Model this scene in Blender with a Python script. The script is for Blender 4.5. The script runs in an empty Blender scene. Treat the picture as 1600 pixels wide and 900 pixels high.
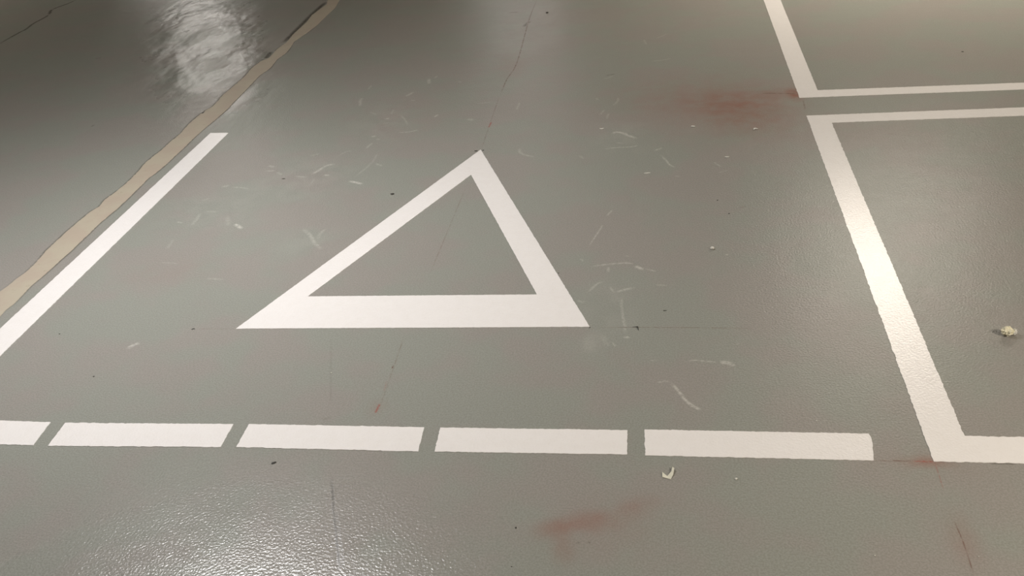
import bpy, bmesh, math, random
from mathutils import Matrix, Vector, noise

random.seed(7)
S = bpy.context.scene
COL = S.collection

# ------------------------------------------------------------------ camera, world, exposure
CAM_H = 1.6
ROT = [[0.98793673, 0.00896111, 0.15459857], [0.12860116, 0.50869124, -0.85129018], [-0.08627144, 0.86090239, 0.50140235]]
cam_data = bpy.data.cameras.new('camera')
cam_data.sensor_width = 36.0
cam_data.lens = 33.6071
cam_data.clip_start = 0.02
cam_data.clip_end = 200
cam = bpy.data.objects.new('camera', cam_data)
cam.matrix_world = Matrix.Translation((0, 0, CAM_H)) @ Matrix(ROT).to_4x4()
COL.objects.link(cam)
S.camera = cam

world = bpy.data.worlds.new('world')
world.use_nodes = True
world.node_tree.nodes['Background'].inputs[0].default_value = (0.9, 0.92, 1.0, 1)
world.node_tree.nodes['Background'].inputs[1].default_value = 0.0
S.world = world

S.view_settings.view_transform = 'Standard'
S.view_settings.look = 'None'
S.view_settings.gamma = 1.0
S.view_settings.use_curve_mapping = False
S.view_settings.exposure = 0.0

S.cycles.use_denoising = True
S.cycles.use_adaptive_sampling = False
S.cycles.sample_clamp_indirect = 2.0
S.cycles.sample_clamp_direct = 7.0
S.cycles.max_bounces = 5

CEIL = 2.4
# ceiling lamps, some of them added only to brighten the floor: (x, y, turn, length, watt factor, colour, label)
LAMPS = [
    (-1.88, 2.85, 0.0, 0.95, 182.0, (0.995, 0.985, 0.99), 'long ceiling lamp over the bay line beside the beige joint'),
    (1.71, 6.8, 0.0, 1.25, 165.0, (1.0, 0.90, 0.77), 'long ceiling lamp over the upper right marked box'),
    (-6.75, 13.6, 0.0, 1.25, 142.0, (1.0, 0.95, 0.88), 'long ceiling lamp far away at the left of the hall'),
    (-2.0, 13.9, 0.0, 1.25, 58.0, (1.0, 0.95, 0.90), 'long ceiling lamp far away in the middle of the hall'),
    (2.9, 0.3, 0.0, 1.25, 330.0, (1.0, 0.90, 0.77), 'long lamp added out of view beside the viewer to brighten the right bay'),  # added lamp, lifts the lower right of the floor
    (6.0, 8.5, 0.0, 1.25, 580.0, (1.0, 0.90, 0.74), 'long lamp added out of view at the far right to brighten the marked boxes'),  # added lamp, gives the right side more light and a glow
    (-8.8, 6.5, 0.0, 1.25, 300.0, (1.0, 0.93, 0.80), 'long lamp added out of view at the far left to brighten the floor beyond the beige joint'),  # added lamp, lightens the dark upper left of the floor
]

# ------------------------------------------------------------------ node helpers
def new_mat(name):
    m = bpy.data.materials.new(name)
    m.use_nodes = True
    nt = m.node_tree
    return m, nt, nt.nodes['Principled BSDF']

def N(nt, kind, **kw):
    n = nt.nodes.new(kind)
    for k, v in kw.items():
        setattr(n, k, v)
    return n

def L(nt, a, b):
    nt.links.new(a, b)

def noise_tex(nt, vec, scale, detail=2.0, rough=0.5):
    n = N(nt, 'ShaderNodeTexNoise')
    n.inputs['Scale'].default_value = scale
    n.inputs['Detail'].default_value = detail
    n.inputs['Roughness'].default_value = rough
    L(nt, vec, n.inputs['Vector'])
    return n

def math_n(nt, op, a, b=None, clamp=False):
    n = N(nt, 'ShaderNodeMath', operation=op)
    n.use_clamp = clamp
    for i, v in enumerate((a, b)):
        if v is None:
            continue
        if isinstance(v, (int, float)):
            n.inputs[i].default_value = v
        else:
            L(nt, v, n.inputs[i])
    return n.outputs[0]

def ramp_n(nt, v, a, b, lo=0.0, hi=1.0):
    n = N(nt, 'ShaderNodeMapRange', interpolation_type='SMOOTHSTEP')
    L(nt, v, n.inputs[0])
    n.inputs[1].default_value = a
    n.inputs[2].default_value = b
    n.inputs[3].default_value = lo
    n.inputs[4].default_value = hi
    return n.outputs[0]

def mix_col(nt, fac, a, b):
    n = N(nt, 'ShaderNodeMix', data_type='RGBA')
    if isinstance(fac, (int, float)):
        n.inputs[0].default_value = fac
    else:
        L(nt, fac, n.inputs[0])
    for i, v in ((6, a), (7, b)):
        if isinstance(v, tuple):
            n.inputs[i].default_value = (*v, 1)
        else:
            L(nt, v, n.inputs[i])
    return n.outputs[2]

def geo_pos(nt):
    return N(nt, 'ShaderNodeNewGeometry').outputs['Position']

def blob(nt, vec, c, rx, ry, ang=0.0, soft=0.0):
    """smooth round patch of wear or dirt lying at c on the floor"""
    mp = N(nt, 'ShaderNodeMapping', vector_type='TEXTURE')
    mp.inputs['Location'].default_value = (c[0], c[1], 0)
    mp.inputs['Rotation'].default_value = (0, 0, ang)
    mp.inputs['Scale'].default_value = (rx, ry, 1)
    L(nt, vec, mp.inputs['Vector'])
    ln = N(nt, 'ShaderNodeVectorMath', operation='LENGTH')
    L(nt, mp.outputs[0], ln.inputs[0])
    return ramp_n(nt, ln.outputs['Value'], 1.0, soft, 0.0, 1.0)

def orange_peel(nt, vec, height, grain=0.15):
    a = noise_tex(nt, vec, 148.0, 1.0, 0.5).outputs['Fac']
    b = noise_tex(nt, vec, 420.0, 1.0, 0.5).outputs['Fac']
    h = math_n(nt, 'ADD', a, math_n(nt, 'MULTIPLY', b, grain))
    bp = N(nt, 'ShaderNodeBump')
    bp.inputs['Strength'].default_value = 1.0
    bp.inputs['Distance'].default_value = height
    L(nt, h, bp.inputs['Height'])
    return bp

# ------------------------------------------------------------------ materials
def coating(nt, pos):
    """colour, roughness and bumps of the worn floor coating"""
    # greenish and pinkish grey patches of the worn coating
    n1 = noise_tex(nt, pos, 2.2, 2.0, 0.5).outputs['Fac']
    n2 = noise_tex(nt, pos, 7.0, 2.0, 0.5).outputs['Fac']
    n3 = noise_tex(nt, pos, 210.0, 2.0, 0.6).outputs['Fac']
    tone = math_n(nt, 'ADD', math_n(nt, 'MULTIPLY', n1, 0.65), math_n(nt, 'MULTIPLY', n2, 0.35))
    base = mix_col(nt, ramp_n(nt, tone, 0.42, 0.58), (0.286, 0.295, 0.262), (0.303, 0.283, 0.260))
    base = mix_col(nt, ramp_n(nt, n3, 0.35, 0.65, 0.0, 0.50), base, (0.200, 0.194, 0.170))
    # red primer dust worn onto the coating
    wob = noise_tex(nt, pos, 14.0, 3.0, 0.6).outputs['Fac']
    total = None
    for c, rx, ry, ang, s in STAINS:
        g = math_n(nt, 'MULTIPLY', blob(nt, pos, c, rx, ry, ang), s)
        total = g if total is None else math_n(nt, 'ADD', total, g)
    red = math_n(nt, 'MULTIPLY', total, ramp_n(nt, wob, 0.25, 0.7, 0.55, 1.15), True)
    base = mix_col(nt, red, base, (0.250, 0.115, 0.085))
    # paler scuffed areas, and a patch of floor glare painted in
    pale = None
    for c, rx, ry, s in PALE:
        g = math_n(nt, 'MULTIPLY', blob(nt, pos, c, rx, ry), s)
        pale = g if pale is None else math_n(nt, 'ADD', pale, g)
    wob2 = noise_tex(nt, pos, 9.0, 3.0, 0.65).outputs['Fac']
    base = mix_col(nt, math_n(nt, 'MULTIPLY', pale, ramp_n(nt, wob2, 0.4, 0.62), True), base, (0.35, 0.337, 0.306))
    # gloss: polished, unevenly worn patch beside the joint
    pol = None
    for c, rx, ry, ang, s in POLISH:
        g = math_n(nt, 'MULTIPLY', blob(nt, pos, c, rx, ry, ang, 0.0), s)
        pol = g if pol is None else math_n(nt, 'ADD', pol, g)
    st = N(nt, 'ShaderNodeMapping')
    st.inputs['Rotation'].default_value = (0, 0, math.radians(-14))
    st.inputs['Scale'].default_value = (1.0, 0.45, 1)
    L(nt, pos, st.inputs['Vector'])
    wn = noise_tex(nt, st.outputs[0], 3.6, 4.0, 0.62).outputs['Fac']
    flat = math_n(nt, 'MULTIPLY', pol, 1.0, True)
    pol = math_n(nt, 'MULTIPLY', pol, ramp_n(nt, wn, 0.36, 0.66, 0.0, 1.0), True)
    rn = noise_tex(nt, pos, 5.0, 3.0, 0.5).outputs['Fac']
    rough = math_n(nt, 'ADD', 0.29, math_n(nt, 'MULTIPLY', rn, 0.06))
    rough = math_n(nt, 'SUBTRACT', rough, math_n(nt, 'MULTIPLY', pol, 0.13))
    worn = blob(nt, pos, AISLE[0], AISLE[1], AISLE[2], 0.0, 0.2)
    rough = math_n(nt, 'SUBTRACT', rough, math_n(nt, 'MULTIPLY', worn, 0.13))
    bp = orange_peel(nt, pos, 0.0008)
    # slow unevenness of the trowelled coat
    und = noise_tex(nt, pos, 6.0, 2.0, 0.5).outputs['Fac']
    b2 = N(nt, 'ShaderNodeBump')
    b2.inputs['Distance'].default_value = 0.02
    hgt = math_n(nt, 'MULTIPLY', und, 0.07)
    wav = noise_tex(nt, st.outputs[0], 3.8, 3.0, 0.55).outputs['Fac']
    hgt = math_n(nt, 'ADD', hgt, math_n(nt, 'MULTIPLY', math_n(nt, 'MULTIPLY', wav, flat), 1.3))
    L(nt, hgt, b2.inputs['Height'])
    L(nt, b2.outputs[0], bp.inputs['Normal'])
    spec = math_n(nt, 'ADD', math_n(nt, 'MULTIPLY', worn, 0.75), math_n(nt, 'ADD', math_n(nt, 'MULTIPLY', pol, 0.08), 0.16))
    return base, rough, bp.outputs[0], spec

def floor_material():
    m, nt, p = new_mat('grey_floor_coating')
    base, rough, nrm, spec = coating(nt, geo_pos(nt))
    L(nt, spec, p.inputs['Specular IOR Level'])
    L(nt, base, p.inputs['Base Color'])
    L(nt, rough, p.inputs['Roughness'])
    L(nt, nrm, p.inputs['Normal'])
    return m

def paint_material():
    m, nt, p = new_mat('white_marking_paint')
    pos = geo_pos(nt)
    n = noise_tex(nt, pos, 30.0, 3.0, 0.6).outputs['Fac']
    g = noise_tex(nt, pos, 300.0, 1.0, 0.5).outputs['Fac']
    c = mix_col(nt, ramp_n(nt, n, 0.35, 0.7, 0.0, 0.35), (0.84, 0.81, 0.79), (0.80, 0.765, 0.735))
    c = mix_col(nt, ramp_n(nt, g, 0.62, 0.72, 0.0, 0.25), c, (0.68, 0.64, 0.59))
    L(nt, c, p.inputs['Base Color'])
    p.inputs['Roughness'].default_value = 0.21
    p.inputs['IOR'].default_value = 1.65
    bp = orange_peel(nt, pos, 0.0006)
    L(nt, bp.outputs[0], p.inputs['Normal'])
    return m

def joint_material():
    m, nt, p = new_mat('beige_joint_filler')
    pos = geo_pos(nt)
    n = noise_tex(nt, pos, 9.0, 4.0, 0.6).outputs['Fac']
    s = noise_tex(nt, pos, 22.0, 3.0, 0.7).outputs['Fac']
    c = mix_col(nt, ramp_n(nt, n, 0.4, 0.6), (0.42, 0.372, 0.29), (0.41, 0.345, 0.275))
    c = mix_col(nt, ramp_n(nt, s, 0.62, 0.75, 0.0, 0.45), c, (0.28, 0.235, 0.17))
    L(nt, c, p.inputs['Base Color'])
    p.inputs['Roughness'].default_value = 0.55
    bp = orange_peel(nt, pos, 0.0004)
    L(nt, bp.outputs[0], p.inputs['Normal'])
    return m

def mark_material(name, col, rough=0.5, patch=90.0, lo=0.38, hi=0.6, floorlike=True):
    """thin worn mark in the coating: fades into it at its sides and ends"""
    m, nt, p = new_mat(name)
    pos = geo_pos(nt)
    uv = N(nt, 'ShaderNodeTexCoord').outputs['UV']
    sp = N(nt, 'ShaderNodeSeparateXYZ')
    L(nt, uv, sp.inputs[0])
    u, v = sp.outputs[0], sp.outputs[1]
    across = math_n(nt, 'ABSOLUTE', math_n(nt, 'SUBTRACT', math_n(nt, 'MULTIPLY', v, 2.0), 1.0))
    prof = ramp_n(nt, across, 1.0, 0.05)
    e1 = ramp_n(nt, u, 0.0, 0.22)
    e2 = ramp_n(nt, u, 1.0, 0.78)
    nz = ramp_n(nt, noise_tex(nt, pos, patch, 3.0, 0.65).outputs['Fac'], lo, hi, 0.25, 1.0)
    at = N(nt, 'ShaderNodeAttribute', attribute_name='strength')
    a = math_n(nt, 'MULTIPLY', prof, math_n(nt, 'MULTIPLY', e1, e2))
    a = math_n(nt, 'MULTIPLY', math_n(nt, 'MULTIPLY', a, nz), at.outputs['Fac'], True)
    base, rg, nrm, spec = coating(nt, pos)
    L(nt, spec, p.inputs['Specular IOR Level'])
    L(nt, mix_col(nt, a, base, col), p.inputs['Base Color'])
    L(nt, math_n(nt, 'ADD', rg, math_n(nt, 'MULTIPLY', a, rough - 0.35)), p.inputs['Roughness'])
    L(nt, nrm, p.inputs['Normal'])
    return m

def plain(name, col, rough=0.6, var=0.25, scale=200.0, **kw):
    m, nt, p = new_mat(name)
    pos = geo_pos(nt)
    n = noise_tex(nt, pos, scale, 3.0, 0.6).outputs['Fac']
    dark = tuple(c * (1 - var) for c in col)
    L(nt, mix_col(nt, ramp_n(nt, n, 0.35, 0.65), dark, col), p.inputs['Base Color'])
    p.inputs['Roughness'].default_value = rough
    return m

def emit(name, col, power):
    m, nt, p = new_mat(name)
    p.inputs['Base Color'].default_value = (0.8, 0.8, 0.8, 1)
    p.inputs['Emission Color'].default_value = (*col, 1)
    p.inputs['Emission Strength'].default_value = power
    return m

# stains: centre, half length, half width, turn, strength
STAINS = [
    ((0.3245, 4.4103), 0.62, 0.75, 0.0, 0.22),
    ((0.3765, 4.3185), 0.32, 0.46, 0.2, 0.42),
    ((0.1776, 4.4445), 0.40, 0.30, 0.0, 0.12),
    ((0.6339, 4.5078), 0.060, 0.14, 0.0, 0.75),
    ((0.5562, 4.5263), 0.15, 0.12, 0.0, 0.25),
    ((-0.0653, 4.5636), 0.50, 0.55, 0.0, 0.10),
    ((-0.2509, 1.6155), 0.075, 0.055, 0.3, 0.30),
    ((-0.2021, 1.6402), 0.10, 0.050, 0.4, 0.26),
    ((-0.1281, 1.6494), 0.10, 0.055, 0.4, 0.27),
    ((-0.0550, 1.6988), 0.075, 0.050, 0.4, 0.24),
    ((-0.2245, 1.5487), 0.045, 0.070, 0.0, 0.26),
    ((-0.1490, 1.6217), 0.26, 0.14, 0.35, 0.12),
    ((-0.7940, 2.0650), 0.050, 0.060, 0.0, 0.14),
    ((0.6294, 1.8734), 0.10, 0.035, 0.0, 0.42),
    ((0.6294, 1.8734), 0.22, 0.10, 0.0, 0.10),
    ((0.6443, 1.6160), 0.055, 0.13, 0.0, 0.22),
    ((-1.2978, 4.4259), 0.45, 0.55, 0.0, 0.07),
    ((-1.7959, 2.8550), 0.30, 0.20, 0.0, 0.07),
    ((-0.8142, 5.1816), 0.14, 0.35, 0.0, 0.12),
    ((0.8083, 4.0137), 0.5, 0.3, 0.0, 0.06),
]
PALE = [
    ((-1.5294, 3.6993), 0.35, 0.45, 0.35),
    ((-1.8356, 3.3640), 0.35, 0.35, 0.30),
    ((-1.3226, 3.0642), 0.22, 0.22, 0.25),
    ((-0.1735, 4.0278), 0.22, 0.35, 0.30),
    ((-0.1686, 2.5910), 0.14, 0.28, 0.30),
    ((-1.3427, 4.3418), 0.28, 0.50, 0.28),
    ((-0.2078, 2.3905), 0.06, 0.12, 0.22),
    ((0.9546, 3.3900), 0.30, 0.60, 0.20),  # mottled lamp glare right of the bay line, painted as paler colour
]
AISLE = ((-0.8748, 1.3325), 1.0, 0.62)        # driven-over, smoother coating in front of the dashes
POLISH = [
    ((-2.9950, 6.0564), 0.62, 3.0, 0.42, 1.4),
    ((-2.5999, 5.2224), 0.34, 0.50, 0.3, 0.5),
    ((-0.7933, 5.9576), 0.60, 1.1, 0.0, 0.35),
]

M_FLOOR = floor_material()
M_PAINT = paint_material()
M_JOINT = joint_material()
M_SCUFF = mark_material('pale_scuff', (0.60, 0.575, 0.53))
M_CHALK = mark_material('brown_layout_line', (0.13, 0.060, 0.040), patch=40.0)
M_RED = mark_material('red_chalk', (0.30, 0.060, 0.045), patch=120.0)
M_DARK = mark_material('dark_soil', (0.060, 0.052, 0.040), rough=0.7, patch=60.0, lo=0.3, hi=0.5)
M_CONC = plain('bare_concrete', (0.50, 0.48, 0.44), 0.8, 0.15, 3.0)
M_WALL = plain('painted_concrete', (0.5, 0.48, 0.44), 0.8, 0.1, 3.0)
M_GLOW = emit('lit_diffuser', (1.0, 0.94, 0.86), 8.0)
M_GLOW.cycles.emission_sampling = 'NONE'
M_HOUSE = plain('white_enamel', (0.75, 0.75, 0.73), 0.4, 0.05, 20.0)
M_WAD = plain('cream_foam', (0.84, 0.79, 0.60), 0.7, 0.15, 260.0)
M_SCRAP = plain('cream_paper', (0.70, 0.68, 0.56), 0.55, 0.08, 300.0)
M_CHIP = plain('pale_paint_chip', (0.72, 0.70, 0.64), 0.5, 0.15, 500.0)
M_GRIT = plain('dark_grit', (0.045, 0.040, 0.032), 0.7, 0.3, 700.0)

# ------------------------------------------------------------------ mesh helpers
def link(name, me, mat, parent=None):
    o = bpy.data.objects.new(name, me)
    if mat:
        me.materials.append(mat)
    COL.objects.link(o)
    if parent:
        o.parent = parent
        o.matrix_parent_inverse = Matrix.Translation(-parent.location)
    return o

def tag(o, label=None, cat=None, group=None, kind=None):
    if label: o['label'] = label
    if cat: o['category'] = cat
    if group: o['group'] = group
    if kind: o['kind'] = kind
    return o

def box_mesh(name, x0, x1, y0, y1, z0, z1, bevel=0.0):
    bm = bmesh.new()
    bmesh.ops.create_cube(bm, size=1)
    for v in bm.verts:
        v.co = Vector(((x0 + x1) / 2 + v.co.x * (x1 - x0), (y0 + y1) / 2 + v.co.y * (y1 - y0), (z0 + z1) / 2 + v.co.z * (z1 - z0)))
    if bevel:
        bmesh.ops.bevel(bm, geom=bm.edges[:], offset=bevel, segments=2, affect='EDGES')
    me = bpy.data.meshes.new(name)
    bm.to_mesh(me); bm.free()
    return me

def rough_outline(pts, step=0.006, amp=0.0011, freq=55.0, seed=0.0, big=0.0):
    """resample a closed outline and let its edge waver as a taped or rolled edge does"""
    out = []
    n = len(pts)
    for i in range(n):
        a = Vector((*pts[i], 0)); b = Vector((*pts[(i + 1) % n], 0))
        d = b - a
        k = max(1, int(d.length / step))
        nr = Vector((d.y, -d.x, 0)).normalized()
        for j in range(k):
            q = a + d * (j / k)
            w = noise.noise(Vector((q.x * freq + seed, q.y * freq, seed))) * amp
            w += noise.noise(Vector((q.x * 190 + seed, q.y * 190, seed))) * amp * 0.9
            if big:
                w += noise.noise(Vector((q.x * 9 + seed, q.y * 9, seed))) * big
            e = min(j, k - j) / 3.0
            out.append(q + nr * w * min(1.0, e))
    return out

def slab(name, loops, z1, mat, parent=None, z0=0.0, origin=None):
    """flat layer of paint: first loop is the outline, further loops are holes"""
    bm = bmesh.new()
    edges = []
    o3 = Vector((*(origin or (0, 0)), 0))
    for lp in loops:
        vs = [bm.verts.new((p.x - o3.x, p.y - o3.y, z1)) for p in lp]
        for i in range(len(vs)):
            edges.append(bm.edges.new((vs[i], vs[(i + 1) % len(vs)])))
    r = bmesh.ops.triangle_fill(bm, use_beauty=True, edges=edges, normal=(0, 0, 1))
    faces = [g for g in r['geom'] if isinstance(g, bmesh.types.BMFace)]
    for fc in faces:
        if fc.normal.z < 0:
            fc.normal_flip()
    ex = bmesh.ops.extrude_edge_only(bm, edges=[e for e in bm.edges if e.is_boundary])
    for v in [g for g in ex['geom'] if isinstance(g, bmesh.types.BMVert)]:
        v.co.z = z0
    me = bpy.data.meshes.new(name)
    bm.to_mesh(me); bm.free()
    o = link(name, me, mat, parent)
    o.location = o3
    return o

def smooth_line(P, sub=6):
    P = [Vector((*p, 0)) for p in P]
    if len(P) < 3:
        return [P[0].lerp(P[-1], i / sub) for i in range(sub + 1)]
    out = []
    E = [P[0] * 2 - P[1]] + P + [P[-1] * 2 - P[-2]]
    for i in range(1, len(E) - 2):
        for j in range(sub):
            t = j / sub
            a, b, c, d = E[i - 1], E[i], E[i + 1], E[i + 2]
            out.append(0.5 * ((2 * b) + (c - a) * t + (2 * a - 5 * b + 4 * c - d) * t * t + (3 * b - 3 * c + d - a) * t ** 3))
    out.append(P[-1])
    return out

LAYER = [0]
def ribbon(name, P, w, s, mat, parent, z=0.0003, sub=6):
    LAYER[0] += 1
    z = 0.00003 + (LAYER[0] % 8) * 0.000015      # each mark lies a hair above the one before it
    pts = smooth_line(P, sub)
    if len(P) < 3:                       # short mark: let it run out softly
        d = (pts[-1] - pts[0]).normalized() * w * 0.6
        pts[0] = pts[0] - d; pts[-1] = pts[-1] + d
    n = len(pts)
    vs, fs = [], []
    for i, q in enumerate(pts):
        t = (pts[min(i + 1, n - 1)] - pts[max(i - 1, 0)]).normalized()
        nr = Vector((-t.y, t.x, 0)) * w
        vs += [(q.x + nr.x, q.y + nr.y, z), (q.x - nr.x, q.y - nr.y, z)]
    for i in range(n - 1):
        fs.append((2 * i, 2 * i + 1, 2 * i + 3, 2 * i + 2))
    me = bpy.data.meshes.new(name)
    me.from_pydata(vs, [], fs)
    uvl = me.uv_layers.new(name='UVMap')
    for poly in me.polygons:
        for li in poly.loop_indices:
            vi = me.loops[li].vertex_index
            uvl.data[li].uv = ((vi // 2) / (n - 1), vi % 2)
    at = me.attributes.new('strength', 'FLOAT', 'POINT')
    for i in range(len(vs)):
        at.data[i].value = s
    me.update()
    return link(name, me, mat, parent)

# ------------------------------------------------------------------ the garage shell
X0, X1, Y0, Y1 = -13.0, 11.0, -6.0, 20.0
me = bpy.data.meshes.new('floor')
me.from_pydata([(X0, Y0, 0), (X1, Y0, 0), (X1, Y1, 0), (X0, Y1, 0)], [], [(0, 1, 2, 3)])
floor = tag(link('floor', me, M_FLOOR), 'grey coated garage floor with red dust stains and scuffs', kind='structure')
tag(link('ceiling', box_mesh('ceiling', X0, X1, Y0, Y1, CEIL, CEIL + 0.2), M_CONC), kind='structure')
tag(link('wall_left', box_mesh('wall_left', X0 - 0.2, X0, Y0, Y1, 0, CEIL), M_WALL), kind='structure')
tag(link('wall_right', box_mesh('wall_right', X1, X1 + 0.2, Y0, Y1, 0, CEIL), M_WALL), kind='structure')
tag(link('wall_back', box_mesh('wall_back', X0, X1, Y1, Y1 + 0.2, 0, CEIL), M_WALL), kind='structure')
tag(link('wall_front', box_mesh('wall_front', X0, X1, Y0 - 0.2, Y0, 0, CEIL), M_WALL), kind='structure')

for x, y, rz, ln, pw, col, label in LAMPS:
    e = bpy.data.objects.new('ceiling_lamp', None)
    e.location = (x, y, CEIL)
    COL.objects.link(e)
    tag(e, label, 'ceiling lamp')
    def lpart(nm, me, mat):
        o = bpy.data.objects.new(nm, me); me.materials.append(mat); COL.objects.link(o); o.parent = e; return o
    lpart('housing', box_mesh('housing', -ln / 2, ln / 2, -0.05, 0.05, -0.045, 0.0, 0.006), M_HOUSE)
    lpart('diffuser', box_mesh('diffuser', -ln / 2 + 0.02, ln / 2 - 0.02, -0.045, 0.045, -0.085, -0.045, 0.012), M_GLOW)
    al = bpy.data.lights.new('lamp_light', 'AREA')
    al.shape = 'RECTANGLE'
    al.size = ln - 0.04
    al.size_y = 0.09
    al.color = col
    al.energy = pw * al.size * al.size_y * math.pi * 1.35
    lo = bpy.data.objects.new('lamp_light', al)
    lo.location = (0, 0, -0.088)
    COL.objects.link(lo)
    lo.parent = e
    for sx in (-1, 1):
        lpart('end_cap', box_mesh('end_cap', sx * (ln / 2 - 0.01) - 0.011, sx * (ln / 2 - 0.01) + 0.011, -0.05, 0.05, -0.09, 0.0, 0.004), M_HOUSE)
    e.rotation_euler.z = rz

# ------------------------------------------------------------------ painted markings
ZP = 0.0012
def marking(name, loops, label, cat, seed, group=None, amp=0.0011, big=0.0):
    c = loops[0]
    cx = sum(p[0] for p in c) / len(c); cy = sum(p[1] for p in c) / len(c)
    o = slab(name, [rough_outline(lp, seed=seed + 3 * i, amp=amp, big=big) for i, lp in enumerate(loops)], ZP, M_PAINT, origin=(cx, cy))
    return tag(o, label, cat, group, 'thing')

def rx(p, q, y):                          # x where the line p-q reaches depth y
    return p[0] + (q[0] - p[0]) * (y - p[1]) / (q[1] - p[1])
def ry(p, q, x):
    return p[1] + (q[1] - p[1]) * (x - p[0]) / (q[0] - p[0])

marking('triangle_marking', [[(-1.3725, 2.4695), (-0.2196, 2.4754), (-0.7943, 3.9378)], [(-1.1922, 2.6709), (-0.7914, 3.6604), (-0.4045, 2.6716)]],
        'white hollow triangle painted on the grey floor in the middle of the bay', 'floor marking', 1.0)

la, lb, lc, ld = (-2.2212, 4.2694), (-2.1225, 4.2604), (-2.2245, 2.4751), (-2.1186, 2.3110)
marking('bay_line', [[la, lb, (rx(lb, ld, 1.98), 1.98), (rx(la, lc, 1.98), 1.98)]],
        'straight white bay line running beside the beige joint strip', 'floor marking', 2.0, amp=0.0014)

a, b = (0.6490, 4.2153), (0.6429, 1.8750)
c, d = (0.7436, 4.1186), (0.7387, 1.9733)
t1, t2 = (1.5633, 4.2224), (1.5331, 4.1238)
b1, b2 = (0.8453, 1.8740), (0.8752, 1.9716)
XE = 4.2
marking('box_marking', [[a, b, (XE, ry(b, b1, XE)), (XE, ry(d, b2, XE)), d, c, (XE, ry(c, t2, XE)), (XE, ry(a, t1, XE))]],
        'thick white outline of the right bay, nearest of the two boxes, open towards the right', 'floor marking', 5.0, amp=0.0024)

a, d = (0.6476, 4.4525), (0.7433, 4.5465)
l1, l2 = (0.6530, 6.2758), (0.7546, 6.2534)
t1, t2 = (1.6324, 4.4485), (1.6599, 4.5384)
YE = 8.2
marking('box_marking', [[a, (XE, ry(a, t1, XE)), (XE, ry(d, t2, XE)), d, (rx(d, l2, YE), YE), (rx(a, l1, YE), YE)]],
        'white corner outline of the farther box beyond a narrow grey gap', 'floor marking', 8.0, amp=0.0022)

DASH = [
    ([(-2.05, 1.985), (-1.7421, 1.9771), (-1.7346, 1.8750), (-2.05, 1.877)], 'first white dash of the row, cut by the left edge below the bay line'),
    ([(-1.6957, 1.9752), (-1.1848, 1.9799), (-1.1821, 1.8811), (-1.6896, 1.8734)], 'second white dash of the row, below the left part of the bay'),
    ([(-1.1398, 1.9809), (-0.6371, 1.9776), (-0.6321, 1.8773), (-1.1384, 1.8822)], 'third white dash of the row, below the left corner of the triangle'),
    ([(-0.5927, 1.9772), (-0.0914, 1.9774), (-0.0897, 1.8807), (-0.5886, 1.8784)], 'fourth white dash of the row, below the right corner of the triangle'),
    ([(-0.0475, 1.9810), (0.5112, 1.9768), (0.5146, 1.9618), (0.5134, 1.9346), (0.5091, 1.9031), (0.5046, 1.8745), (-0.0448, 1.8782)], 'longest white dash, last of the row, with a rounded end near the right bay'),
]
for i, (lp, label) in enumerate(DASH):
    marking('dash_marking', [lp], label, 'floor marking', 11.0 + 4 * i, 'white dashes along the front of the bay', amp=0.0019)

# ------------------------------------------------------------------ beige joint strip
SL = [(-2.4483, 7.1123), (-2.4305, 6.9548), (-2.3958, 6.8175), (-2.4161, 6.5229), (-2.3930, 6.3365), (-2.3908, 6.0709), (-2.3717, 5.8485), (-2.3836, 5.7114), (-2.3705, 5.5235), (-2.4024, 5.4642), (-2.4082, 5.3280), (-2.3929, 5.1943),
      (-2.3922, 5.0230), (-2.3955, 4.8608), (-2.3777, 4.6743), (-2.3931, 4.6072), (-2.3871, 4.5679), (-2.4001, 4.5645), (-2.4003, 4.4104), (-2.3851, 4.2758), (-2.3897, 4.1740), (-2.3862, 4.0590), (-2.3926, 3.9961), (-2.3920, 3.8810),
      (-2.3812, 3.8136), (-2.3722, 3.6708), (-2.3761, 3.5827), (-2.3865, 3.5044), (-2.3756, 3.4337), (-2.3900, 3.3786), (-2.3929, 3.2532), (-2.3945, 3.1958), (-2.3903, 3.1011), (-2.3883, 3.0366), (-2.3788, 2.9841),
      (-2.3730, 2.9431), (-2.3698, 2.8635), (-2.3772, 2.8202), (-2.3800, 2.7544), (-2.3853, 2.7223), (-2.3855, 2.5687), (-2.3904, 2.3988)]
SR = [(-2.3511, 7.0902), (-2.3293, 6.9138), (-2.2971, 6.7067), (-2.2943, 6.4485), (-2.2879, 6.2369), (-2.3011, 6.0550), (-2.3223, 5.8686), (-2.2987, 5.7114), (-2.2911, 5.6160), (-2.3040, 5.4877), (-2.2859, 5.3350), (-2.2880, 5.2747), (-2.3008, 5.1702),
      (-2.2880, 4.9332), (-2.2811, 4.7438), (-2.2722, 4.6039), (-2.2741, 4.4529), (-2.2809, 4.3450), (-2.2828, 4.2151), (-2.2768, 4.0662), (-2.2779, 4.0107), (-2.2756, 3.8726), (-2.2810, 3.7705), (-2.2888, 3.7283),
      (-2.2831, 3.6040), (-2.2795, 3.5245), (-2.2773, 3.4101), (-2.2807, 3.3551), (-2.2850, 3.2603), (-2.2808, 3.1744), (-2.2795, 3.0919), (-2.2763, 3.0279), (-2.2787, 2.9659), (-2.2783, 2.9055), (-2.2798, 2.8325),
      (-2.2838, 2.7619), (-2.2763, 2.6712), (-2.2744, 2.6361), (-2.2795, 2.5931), (-2.2747, 2.5509), (-2.2735, 2.4026), (-2.2679, 2.2263)]
strip = slab('joint_strip', [rough_outline([(-2.44, 8.6)] + SL + SR[::-1] + [(-2.36, 8.6)], seed=31.0, amp=0.003, step=0.01)], 0.0010, M_JOINT)
tag(strip, 'beige filled floor joint with ragged edges left of the bay line', 'joint strip', kind='thing')
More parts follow.
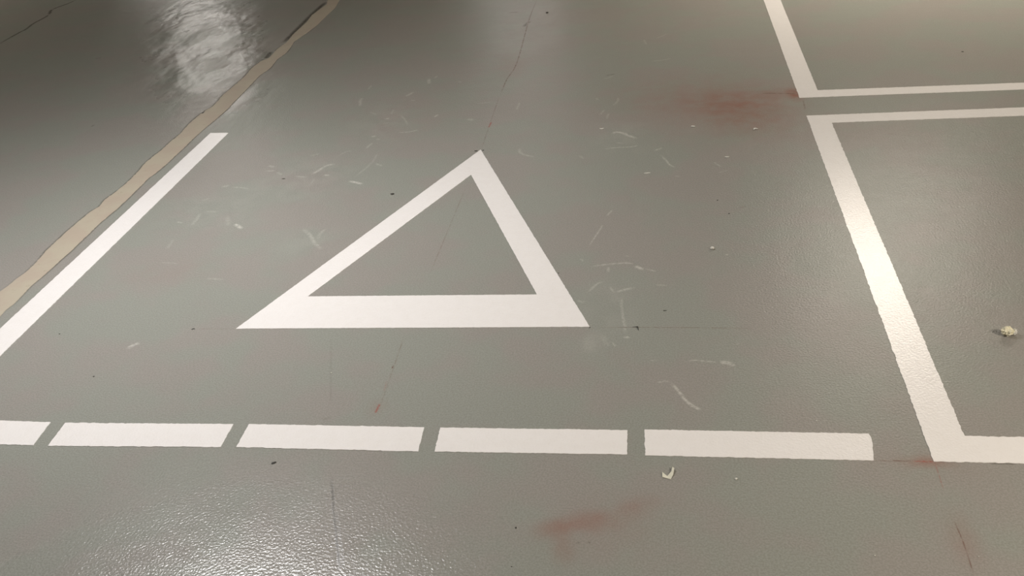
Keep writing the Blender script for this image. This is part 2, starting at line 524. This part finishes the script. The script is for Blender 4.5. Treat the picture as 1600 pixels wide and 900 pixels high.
ribbon('soiled_edge', SL, 0.013, 0.75, M_DARK, strip, z=0.0002, sub=3)
ribbon('soiled_edge', SR, 0.010, 0.65, M_DARK, strip, z=0.0002, sub=3)
for P, w, s in (([(-2.4243, 6.9346), (-2.4246, 6.8237), (-2.4227, 6.5583), (-2.4119, 6.3239), (-2.4017, 6.1031), (-2.3934, 5.9238), (-2.3979, 5.8246)], 0.030, 1.0),
                ([(-2.4086, 5.6747), (-2.3951, 5.5793), (-2.3919, 5.5138)], 0.026, 0.95)):
    ribbon('groove', P, w, s, M_DARK, strip, z=0.00035)

# ------------------------------------------------------------------ crack and soil lines of the floor
ribbon('crack', [(-4.6389, 6.1194), (-4.6392, 6.2123), (-4.6510, 6.3255), (-4.6635, 6.4921), (-4.6640, 6.5769), (-4.7012, 6.7410), (-4.7086, 6.8689), (-4.7223, 6.9831), (-4.7872, 7.1302), (-4.7952, 7.2104), (-4.7774, 7.2866), (-4.7597, 7.3846), (-4.7617, 7.5102), (-4.7236, 7.6302)],
       0.016, 0.95, M_DARK, floor, sub=4)
ribbon('crack', [(-4.7223, 6.9831), (-4.7546, 7.0656), (-4.7872, 7.1302), (-4.7948, 7.1906)], 0.02, 1.0, M_DARK, floor, z=0.00035)
LINES = [
    ([(-0.8277, 6.7435), (-0.8232, 6.1125), (-0.7892, 5.2128), (-0.8072, 4.9150), (-0.8087, 4.6324)], 0.0055, 0.75, M_CHALK),
    ([(-0.8118, 4.7010), (-0.8001, 4.2457), (-0.7919, 3.9227)], 0.0045, 0.38, M_CHALK),
    ([(-0.7971, 4.2875), (-0.7999, 4.2042)], 0.006, 0.95, M_RED),
    ([(-0.7924, 3.5854), (-0.7940, 3.1489), (-0.7958, 2.8002)], 0.0035, 0.34, M_CHALK),
    ([(-0.7965, 2.4194), (-0.7934, 2.3450), (-0.7875, 2.1739), (-0.7836, 2.0536)], 0.0030, 0.42, M_CHALK),
    ([(-0.7935, 2.2705), (-0.7937, 2.2507)], 0.0035, 0.95, M_CHALK),
    ([(-0.7873, 2.0828), (-0.7888, 2.0593), (-0.7913, 2.0333)], 0.0060, 0.75, M_RED),
    ([(-0.7952, 2.1896), (-0.7897, 2.1368)], 0.004, 0.35, M_RED),
    ([(-0.2204, 2.4718), (-0.0662, 2.4728), (0.0874, 2.4703), (0.2941, 2.4658)], 0.0022, 0.70, M_CHALK),
    ([(-1.5210, 2.4701), (-1.4359, 2.4697), (-1.3648, 2.4694)], 0.0022, 0.35, M_CHALK),
    ([(0.4971, 1.8743), (0.5566, 1.8760), (0.6153, 1.8754), (0.6532, 1.8753)], 0.0026, 0.95, M_CHALK),
    ([(0.5934, 1.8759), (0.6473, 1.8751)], 0.0045, 0.75, M_RED),
    ([(0.6441, 1.8739), (0.6435, 1.8283), (0.6411, 1.7712)], 0.0026, 0.40, M_RED),
    ([(0.6393, 1.6800), (0.6418, 1.6065), (0.6383, 1.5053)], 0.0026, 0.70, M_CHALK),
    ([(0.4678, 4.5369), (0.5854, 4.5227), (0.6455, 4.5064)], 0.012, 0.55, M_CHALK),
    ([(0.6615, 4.4244), (0.6528, 4.2887)], 0.006, 0.5, M_CHALK),
    ([(0.7663, 1.8717), (0.8303, 1.8712)], 0.0018, 0.9, M_DARK),
    ([(-0.8442, 1.7912), (-0.8013, 1.6710), (-0.7541, 1.5450), (-0.7155, 1.4398)], 0.0065, 0.75, M_DARK),
    ([(-0.7964, 1.6712), (-0.7524, 1.5655), (-0.7067, 1.4402)], 0.0050, 0.40, M_DARK),
    ([(-1.0365, 2.4271), (-0.9228, 2.0511)], 0.006, 0.10, M_DARK),
    ([(-0.8395, 5.9371), (-0.8137, 6.0652)], 0.02, 0.45, M_DARK),
    ([(-0.9812, 6.3003), (-0.9175, 6.3034)], 0.012, 0.35, M_DARK),
    ([(-0.2748, 4.9071), (-0.2352, 4.9228)], 0.014, 0.35, M_DARK),
    ([(-0.9329, 2.0049), (-0.9142, 2.0167)], 0.008, 0.16, M_DARK),
    ([(-0.1972, 1.5715), (-0.1901, 1.5738)], 0.0035, 0.5, M_DARK),
    ([(-0.1700, 1.5786), (-0.1653, 1.5729)], 0.0030, 0.5, M_DARK),
    ([(-3.6283, 5.7005), (-3.5951, 5.7229)], 0.012, 0.35, M_DARK),
    ([(-2.9548, 4.4275), (-2.9553, 4.4554)], 0.010, 0.4, M_DARK),
    ([(0.9439, 3.9718), (0.9818, 3.9684)], 0.012, 0.25, M_CHALK),
    ([(0.2949, 3.2875), (0.3096, 3.2977)], 0.012, 0.35, M_CHALK),
]
for P, w, s, m in LINES:
    ribbon('soil_line', P, w, s, m, floor, z=0.00035)

SCUFFS = [
    ([(-1.5540, 4.7100), (-1.5536, 4.6704), (-1.5264, 4.5706)], 0.0145, .5),
    ([(-1.5556, 4.9164), (-1.5578, 4.8429)], 0.0112, .35),
    ([(-1.2111, 5.0230), (-1.2191, 4.9912)], 0.0112, .5),
    ([(-1.2501, 4.9844), (-1.2299, 4.8960)], 0.0147, .7),
    ([(-1.2874, 4.7788), (-1.3044, 4.7304), (-1.3187, 4.7022)], 0.0144, .6),
    ([(-1.0857, 4.4128), (-1.0949, 4.3782)], 0.0099, 1),
    ([(-1.2831, 4.4334), (-1.2393, 4.3577), (-1.2079, 4.2768)], 0.0083, .4),
    ([(-1.2410, 4.1878), (-1.1787, 4.1903), (-1.1349, 4.2193)], 0.0080, .65),
    ([(-1.3451, 4.3772), (-1.3271, 4.3843)], 0.0135, .7),
    ([(-1.3360, 4.3151), (-1.3150, 4.3217)], 0.0100, .35),
    ([(-1.3487, 4.1403), (-1.3401, 4.1558)], 0.0162, .6),
    ([(-1.3198, 4.1135), (-1.3049, 4.1042)], 0.0128, .4),
    ([(-1.4566, 4.4882), (-1.4055, 4.4462)], 0.0086, .35),
    ([(-1.2767, 4.6385), (-1.2487, 4.6353)], 0.0088, .4),
    ([(-1.3351, 4.5122), (-1.3305, 4.4384)], 0.0085, .3),
    ([(-1.5160, 3.7122), (-1.4964, 3.7525), (-1.4748, 3.8076), (-1.4326, 3.8261)], 0.0122, .65),
    ([(-1.5836, 3.7029), (-1.5279, 3.6855)], 0.0090, .45),
    ([(-1.3236, 3.6320), (-1.2850, 3.6164), (-1.2479, 3.5944)], 0.0130, .95),
    ([(-1.4509, 3.7010), (-1.4330, 3.6998)], 0.0149, .85),
    ([(-1.3080, 3.6577), (-1.2711, 3.8214), (-1.2706, 3.9462)], 0.0090, .28),
    ([(-1.2482, 3.8126), (-1.2128, 3.7888)], 0.0119, .5),
    ([(-1.3419, 3.9976), (-1.3294, 4.0666)], 0.0095, .45),
    ([(-1.5910, 3.9262), (-1.5535, 3.9535)], 0.0095, .45),
    ([(-1.4531, 3.9156), (-1.4282, 3.9663), (-1.4022, 3.9718)], 0.0094, .3),
    ([(-1.7535, 3.8276), (-1.7231, 3.8110)], 0.0125, .55),
    ([(-1.7444, 3.7696), (-1.7042, 3.7669)], 0.0124, .5),
    ([(-1.6867, 3.7515), (-1.6552, 3.7215)], 0.0092, .4),
    ([(-1.4842, 3.5958), (-1.4846, 3.6691)], 0.0089, .2),
    ([(-1.3886, 3.1945), (-1.3346, 3.1328), (-1.2919, 3.0631), (-1.2412, 3.0056)], 0.0128, .4),
    ([(-1.2855, 3.1903), (-1.2956, 3.1314), (-1.2890, 3.0942)], 0.0104, .3),
    ([(-1.8848, 3.6070), (-1.8630, 3.6190)], 0.0122, .7),
    ([(-1.8457, 3.5980), (-1.7944, 3.5949), (-1.7477, 3.5724)], 0.0090, .4),
    ([(-1.9422, 3.2687), (-1.9168, 3.2618)], 0.0085, .5),
    ([(-1.8672, 3.2311), (-1.8676, 3.2886), (-1.8767, 3.3480)], 0.0114, .35),
    ([(-1.9192, 3.4728), (-1.8978, 3.4907)], 0.0119, .3),
    ([(-1.6882, 3.2406), (-1.6621, 3.2225), (-1.6346, 3.1935)], 0.0137, .95),
    ([(-1.8644, 3.3654), (-1.8044, 3.3565)], 0.0115, .22),
    ([(-1.7469, 3.3182), (-1.7033, 3.2243)], 0.0165, .2),
    ([(-0.2178, 4.0701), (-0.1986, 4.0956), (-0.1666, 4.0810), (-0.1313, 4.0393), (-0.0940, 4.0056)], 0.0144, .75),
    ([(-0.2495, 3.8935), (-0.2031, 3.9114), (-0.1561, 3.9148), (-0.1147, 3.9186), (-0.0930, 3.9387)], 0.0084, .6),
    ([(-0.1913, 3.9692), (-0.1630, 3.9594)], 0.0084, .4),
    ([(-0.0211, 3.8678), (0.0061, 3.8942)], 0.0109, .6),
    ([(-0.0049, 3.8313), (0.0265, 3.7465), (0.0392, 3.7054), (0.0622, 3.6774)], 0.0078, .6),
    ([(-0.2029, 4.5613), (-0.2041, 4.5060), (-0.2263, 4.4364)], 0.0094, .4),
    ([(-0.3102, 4.5645), (-0.3024, 4.5357)], 0.0096, .4),
    ([(-0.2614, 4.3960), (-0.2821, 4.3203)], 0.0092, .35),
    ([(-0.2408, 4.3417), (-0.2465, 4.2660)], 0.0090, .35),
    ([(-0.3459, 3.8369), (-0.3242, 3.8002)], 0.0110, .3),
    ([(-0.1818, 3.2947), (-0.2015, 3.2463)], 0.0072, .5),
    ([(-0.2127, 3.1775), (-0.2201, 3.1362), (-0.2317, 3.0909), (-0.2580, 2.9887)], 0.0058, .5),
    ([(-0.2497, 2.8543), (-0.1979, 2.8664), (-0.1589, 2.8743), (-0.1155, 2.8777), (-0.0892, 2.8680)], 0.0087, .5),
    ([(-0.0868, 2.8546), (-0.0607, 2.8319)], 0.0128, .75),
    ([(-0.0543, 2.8361), (-0.0180, 2.8178)], 0.0064, .5),
    ([(-0.1213, 2.9326), (-0.1122, 2.9231)], 0.0066, .4),
    ([(-0.2779, 2.9141), (-0.2678, 2.8954)], 0.0067, .35),
    ([(-0.1798, 2.8525), (-0.1761, 2.8171)], 0.0086, .4),
    ([(-0.2371, 2.6832), (-0.2166, 2.7283), (-0.1927, 2.7572)], 0.0085, .35),
    ([(-0.1699, 2.7191), (-0.1517, 2.6819)], 0.0083, .3),
    ([(-0.1455, 2.6818), (-0.1212, 2.6976), (-0.0800, 2.7133)], 0.0104, .45),
    ([(-0.1263, 2.6613), (-0.1265, 2.6021), (-0.1206, 2.5411), (-0.1129, 2.4785), (-0.1097, 2.4321)], 0.0079, .35),
    ([(-0.1131, 2.4181), (-0.0978, 2.4181)], 0.0096, .5),
    ([(-0.1601, 2.3939), (-0.1463, 2.3836), (-0.1362, 2.3666)], 0.0076, .6),
    ([(-0.2691, 2.6314), (-0.2458, 2.6232)], 0.0103, .3),
    ([(-0.0180, 2.7287), (0.0192, 2.7239)], 0.0062, .4),
    ([(-0.2254, 2.4254), (-0.2106, 2.3395)], 0.0265, .14),
    ([(-0.1788, 2.4253), (-0.1572, 2.3700)], 0.0152, .16),
    ([(0.0694, 2.2947), (0.0966, 2.2981), (0.1306, 2.2919), (0.1591, 2.2888)], 0.0054, .5),
    ([(0.1591, 2.2888), (0.1856, 2.2858), (0.2021, 2.2670)], 0.0125, .75),
    ([(-0.0160, 2.1885), (0.0034, 2.1947), (0.0211, 2.1949)], 0.0062, .4),
    ([(0.0211, 2.1949), (0.0397, 2.1564), (0.0644, 2.1047), (0.0872, 2.0770), (0.1053, 2.0662)], 0.0085, .7),
    ([(-0.0324, 2.2942), (-0.0178, 2.2975)], 0.0073, .35),
    ([(-0.6216, 3.9459), (-0.6019, 3.8784), (-0.5344, 3.8303)], 0.0115, .45),
    ([(0.2165, 3.7257), (0.2443, 3.6710)], 0.0076, .4),
    ([(0.2286, 3.6144), (0.2677, 3.6372)], 0.0076, .3),
    ([(0.0582, 3.5942), (0.0759, 3.5868)], 0.0101, .3),
    ([(0.2151, 2.9272), (0.2258, 2.9269)], 0.0064, .5),
    ([(-1.6962, 2.3504), (-1.6874, 2.3724), (-1.6676, 2.3909)], 0.0134, .7),
    ([(-1.8564, 2.9291), (-1.7739, 2.9171)], 0.0078, .25),
    ([(-1.6190, 2.8042), (-1.5461, 2.7936)], 0.0098, .28),
    ([(-1.8783, 3.0309), (-1.8883, 3.1212)], 0.0110, .22),
    ([(-0.9174, 4.3339), (-0.8920, 4.3141)], 0.0161, .6),
    ([(-1.0714, 4.9073), (-1.0534, 4.9049)], 0.0109, .5),
    ([(-0.9114, 4.5493), (-0.8324, 4.5685)], 0.0101, .3),
    ([(-0.0885, 5.5300), (-0.0729, 5.4262)], 0.0110, .4),
    ([(0.0550, 5.6357), (-0.0190, 5.5439)], 0.0111, .3),
    ([(-0.0530, 5.1151), (0.0154, 5.1275), (0.0669, 5.1538)], 0.0104, .4),
    ([(-0.2930, 4.8677), (-0.2662, 4.8641), (-0.2255, 4.9320)], 0.0101, .35),
    ([(-0.6947, 4.4339), (-0.6923, 4.5432)], 0.0099, .35),
    ([(0.2135, 2.3803), (0.2249, 2.3870)], 0.0055, .3)
]
for P, w, s in SCUFFS:
    ribbon('scuff_mark', P, w, s * 0.82, M_SCUFF, floor, z=0.00025)

# ------------------------------------------------------------------ litter on the floor
def lump(name, c, size, seed, mat, label, cat, group=None, rot=0.0, jag=0.35, sub=3, bend=0.0):
    """small broken piece: sx, sy, sz full sizes, resting on the floor"""
    sx, sy, sz = size
    bm = bmesh.new()
    bmesh.ops.create_icosphere(bm, subdivisions=sub, radius=0.5)
    for v in bm.verts:
        n = noise.noise(v.co * 2.6 + Vector((seed, seed * 0.7, 0))) * jag + noise.noise(v.co * 6.5 + Vector((0, seed, seed))) * jag * 0.45
        v.co *= 1 + n
    cs, sn = math.cos(rot), math.sin(rot)
    for v in bm.verts:
        x, y, z = v.co.x * sx, v.co.y * sy, v.co.z * sz
        y += bend * (x / sx * 2) ** 2 * sx
        v.co = Vector((x * cs - y * sn, x * sn + y * cs, z))
    zmin = min(v.co.z for v in bm.verts)
    for v in bm.verts:
        v.co.z = max(0.0, v.co.z - zmin - sz * 0.08)
    me = bpy.data.meshes.new(name)
    bm.to_mesh(me); bm.free()
    o = link(name, me, mat)
    o.location = (c[0], c[1], 0.0)
    return tag(o, label, cat, group)

# crumpled cream wad
wc = (0.9682, 2.4261)
bm = bmesh.new()
bmesh.ops.create_icosphere(bm, subdivisions=4, radius=0.5)
for v in bm.verts:
    q = v.co.copy()
    n = abs(noise.noise(q * 3.4 + Vector((4, 1, 2)))) * 0.75 + abs(noise.noise(q * 8 + Vector((1, 9, 2)))) * 0.30
    q *= 0.82 + n
    v.co = Vector((q.x * 0.030, q.y * 0.027, q.z * 0.026))
zm = min(v.co.z for v in bm.verts)
for v in bm.verts:
    v.co.z = max(0.0, v.co.z - zm - 0.0015)
me = bpy.data.meshes.new('foam_wad'); bm.to_mesh(me); bm.free()
wad = link('foam_wad', me, M_WAD)
wad.location = (wc[0], wc[1], 0)
tag(wad, 'crumpled cream wad lying inside the right bay', 'litter')
bm = bmesh.new()
bmesh.ops.create_icosphere(bm, subdivisions=3, radius=0.5)
for v in bm.verts:
    q = v.co * (0.85 + abs(noise.noise(v.co * 4 + Vector((7, 7, 1)))) * 0.8)
    v.co = Vector((q.x * 0.014 + 0.0185, q.y * 0.017 + 0.003, q.z * 0.018 + 0.0095))
me = bpy.data.meshes.new('torn_flap'); bm.to_mesh(me); bm.free()
lobe = bpy.data.objects.new('torn_flap', me); me.materials.append(M_CHIP); COL.objects.link(lobe); lobe.parent = wad
lobe['label'] = 'paler flap on the right of the wad'

# folded V-shaped paper scrap
def scrap():
    o0 = Vector((*(0.0102, 1.8060), 0))
    left = [(-0.0024, 1.8158), (0.0094, 1.8032), (0.0178, 1.7920), (-0.0025, 1.7982)]
    right = [(0.0094, 1.8032), (0.0196, 1.8179), (0.0226, 1.8309), (0.0269, 1.8264), (0.0241, 1.8076), (0.0178, 1.7920)]
    H = {left[0]: 0.0020, right[2]: 0.006, right[3]: 0.0055, left[3]: 0.001, right[1]: 0.003, right[4]: 0.002}
    bm = bmesh.new()
    reg = {}
    def vv(p):
        if p not in reg:
            reg[p] = bm.verts.new((p[0] - o0.x, p[1] - o0.y, 0.0009 + H.get(p, 0.0)))
        return reg[p]
    bm.faces.new([vv(p) for p in left]); bm.faces.new([vv(p) for p in right])
    bmesh.ops.triangulate(bm, faces=bm.faces[:])
    bmesh.ops.recalc_face_normals(bm, faces=bm.faces[:])
    bmesh.ops.subdivide_edges(bm, edges=bm.edges[:], cuts=2, use_grid_fill=True)
    for v in bm.verts:
        v.co.z += noise.noise(v.co * 300) * 0.0004
    bmesh.ops.solidify(bm, geom=bm.faces[:], thickness=0.0006)
    zm = min(v.co.z for v in bm.verts)
    for v in bm.verts:
        v.co.z -= zm
    me = bpy.data.meshes.new('paper_scrap'); bm.to_mesh(me); bm.free()
    o = link('paper_scrap', me, M_SCRAP)
    o.location = (o0.x, o0.y, 0)
    return tag(o, 'folded V-shaped cream paper scrap below the longest white dash', 'litter')
scrap()

G1 = 'pale chips scattered on the floor'
G2 = 'dark crumbs scattered on the floor'
CHIPS = [
    ((0.1732, 1.7975), (0.006, 0.006, 0.004), 1, 0.0, 0.0, 'tiny white round chip right of the folded paper scrap'),
    ((0.1743, 2.9676), (0.014, 0.013, 0.010), 2, 0.0, 0.0, 'white rounded pellet between the triangle and the right bay'),
    ((0.2733, 3.7684), (0.019, 0.008, 0.004), 3, 0.0, 0.1, 'thin white sliver below the big red stain'),
    ((0.1465, 4.1298), (0.019, 0.010, 0.005), 4, -0.35, 0.0, 'bent white flake at the left foot of the big red stain'),
    ((0.4104, 4.0736), (0.020, 0.010, 0.007), 5, 0.5, -0.45, 'curled white chip at the lower edge of the big red stain'),
    ((-0.2643, 4.1412), (0.020, 0.012, 0.003), 6, 0.0, 0.35, 'thin dull flake just above the pale curved scuff'),
    ((-0.9748, 2.2264), (0.005, 0.005, 0.003), 7, 0.5, 0.0, 'tiny white chip below the left half of the triangle'),
    ((-0.0545, 3.6304), (0.026, 0.007, 0.002), 8, 0.15, 0.0, 'long translucent sliver right of the triangle tip'),
    ((0.3921, 2.0258), (0.004, 0.004, 0.003), 9, 0.0, 0.0, 'tiny white speck above the rounded end of the last dash'),
    ((0.4497, 1.5633), (0.0032, 0.0032, 0.002), 10, 0.0, 0.0, 'tiny white speck at the bottom below the last dash'),
    ((0.6620, 1.5703), (0.0028, 0.0028, 0.002), 11, 0.0, 0.0, 'tiny white speck beside the dark red line at the bottom right'),
]
for c, sz, sd, rot, bend, lab in CHIPS:
    lump('paint_chip', c, sz, sd, M_CHIP, lab, 'chip', G1, rot, 0.35, 2 if sz[0] < 0.01 else 3, bend)
GRIT = [
    ((-1.0928, 3.4866), (0.016, 0.012, 0.005), 21, 0.2, 0.0, 'dark oval crumb left of the triangle tip'),
    ((-1.6301, 3.6752), (0.017, 0.007, 0.002), 22, 0.0, 0.0, 'dark flat crumb among the pale scuffs by the bay line'),
    ((-1.0096, 1.8223), (0.014, 0.008, 0.003), 23, 0.5, 0.0, 'dark grey crumb just below the third dash'),
    ((-1.5210, 2.4701), (0.012, 0.0045, 0.002), 24, 0.3, -0.2, 'dark sliver left of the lower left triangle corner'),
    ((-1.7301, 2.2017), (0.006, 0.005, 0.002), 25, 0.8, 0.0, 'small dark crumb above the second dash'),
    ((-1.9843, 2.4408), (0.0045, 0.004, 0.002), 26, 0.0, 0.0, 'tiny dark crumb close to the bay line'),
    ((0.0098, 2.5681), (0.012, 0.0035, 0.0018), 28, 0.0, 0.0, 'short black sliver right of the lower right triangle corner'),
    ((0.2124, 3.3583), (0.006, 0.006, 0.002), 29, 0.0, 0.0, 'tiny dark crumb above the white pellet'),
    ((0.2478, 3.2414), (0.007, 0.005, 0.002), 30, 0.2, 0.0, 'dark crumb between white pellet and the right bay line'),
    ((-0.7207, 6.2474), (0.018, 0.020, 0.005), 31, 0.0, 0.0, 'dark crumb at the top in the bright reflection'),
    ((-0.3461, 2.8123), (0.004, 0.005, 0.002), 32, 0.0, 0.0, 'tiny dark crumb touching the right side of the triangle'),
    ((-0.2194, 2.4718), (0.0045, 0.004, 0.002), 33, 0.0, 0.0, 'black dot at the lower right triangle corner'),
    ((-0.3407, 1.6138), (0.004, 0.0055, 0.002), 34, 0.0, 0.0, 'dark crumb left of the lower red stain'),
    ((-0.3350, 1.4948), (0.0035, 0.0025, 0.0015), 35, 0.0, 0.0, 'tiny dark crumb at the bottom left of the lower red stain'),
    ((1.5217, 5.0401), (0.012, 0.012, 0.003), 36, 0.0, 0.0, 'dark crumb inside the farther box'),
    ((-0.8126, 3.9244), (0.016, 0.009, 0.002), 37, 0.0, 0.0, 'dark crumb on the left at the tip of the triangle'),
    ((-0.7814, 3.9293), (0.010, 0.008, 0.002), 38, 0.0, 0.0, 'dark crumb on the right at the tip of the triangle'),
]
for c, sz, sd, rot, bend, lab in GRIT:
    lump('dark_crumb', c, sz, sd, M_GRIT, lab, 'crumb', G2, rot, 0.35, 2, bend)

# hooked black splinter: a thin stroke with a hook at its right end
hp = [(-0.0895, 2.4737), (-0.0798, 2.4740), (-0.0730, 2.4729), (-0.0718, 2.4639), (-0.0698, 2.4550)]
hw = [0.0005, 0.0008, 0.0019, 0.0013, 0.0004]
o0 = hp[2]
bm = bmesh.new(); prev = None
for (x, y), w in zip(hp, hw):
    ring = [bm.verts.new((x - o0[0] + w * math.cos(k * math.pi / 3 + 0.6), y - o0[1] + w * math.sin(k * math.pi / 3 + 0.6) * 0.8 + w * 0.0, w * (1 + math.sin(k * math.pi / 3)))) for k in range(6)]
    if prev:
        for k in range(6):
            bm.faces.new((prev[k], prev[(k + 1) % 6], ring[(k + 1) % 6], ring[k]))
    else:
        bm.faces.new(ring[::-1])
    prev = ring
bm.faces.new(prev)
me = bpy.data.meshes.new('dark_splinter'); bm.to_mesh(me); bm.free()
sp_ = link('dark_splinter', me, M_GRIT); sp_.location = (o0[0], o0[1], 0)
tag(sp_, 'hooked black splinter right of the lower right triangle corner', 'splinter')
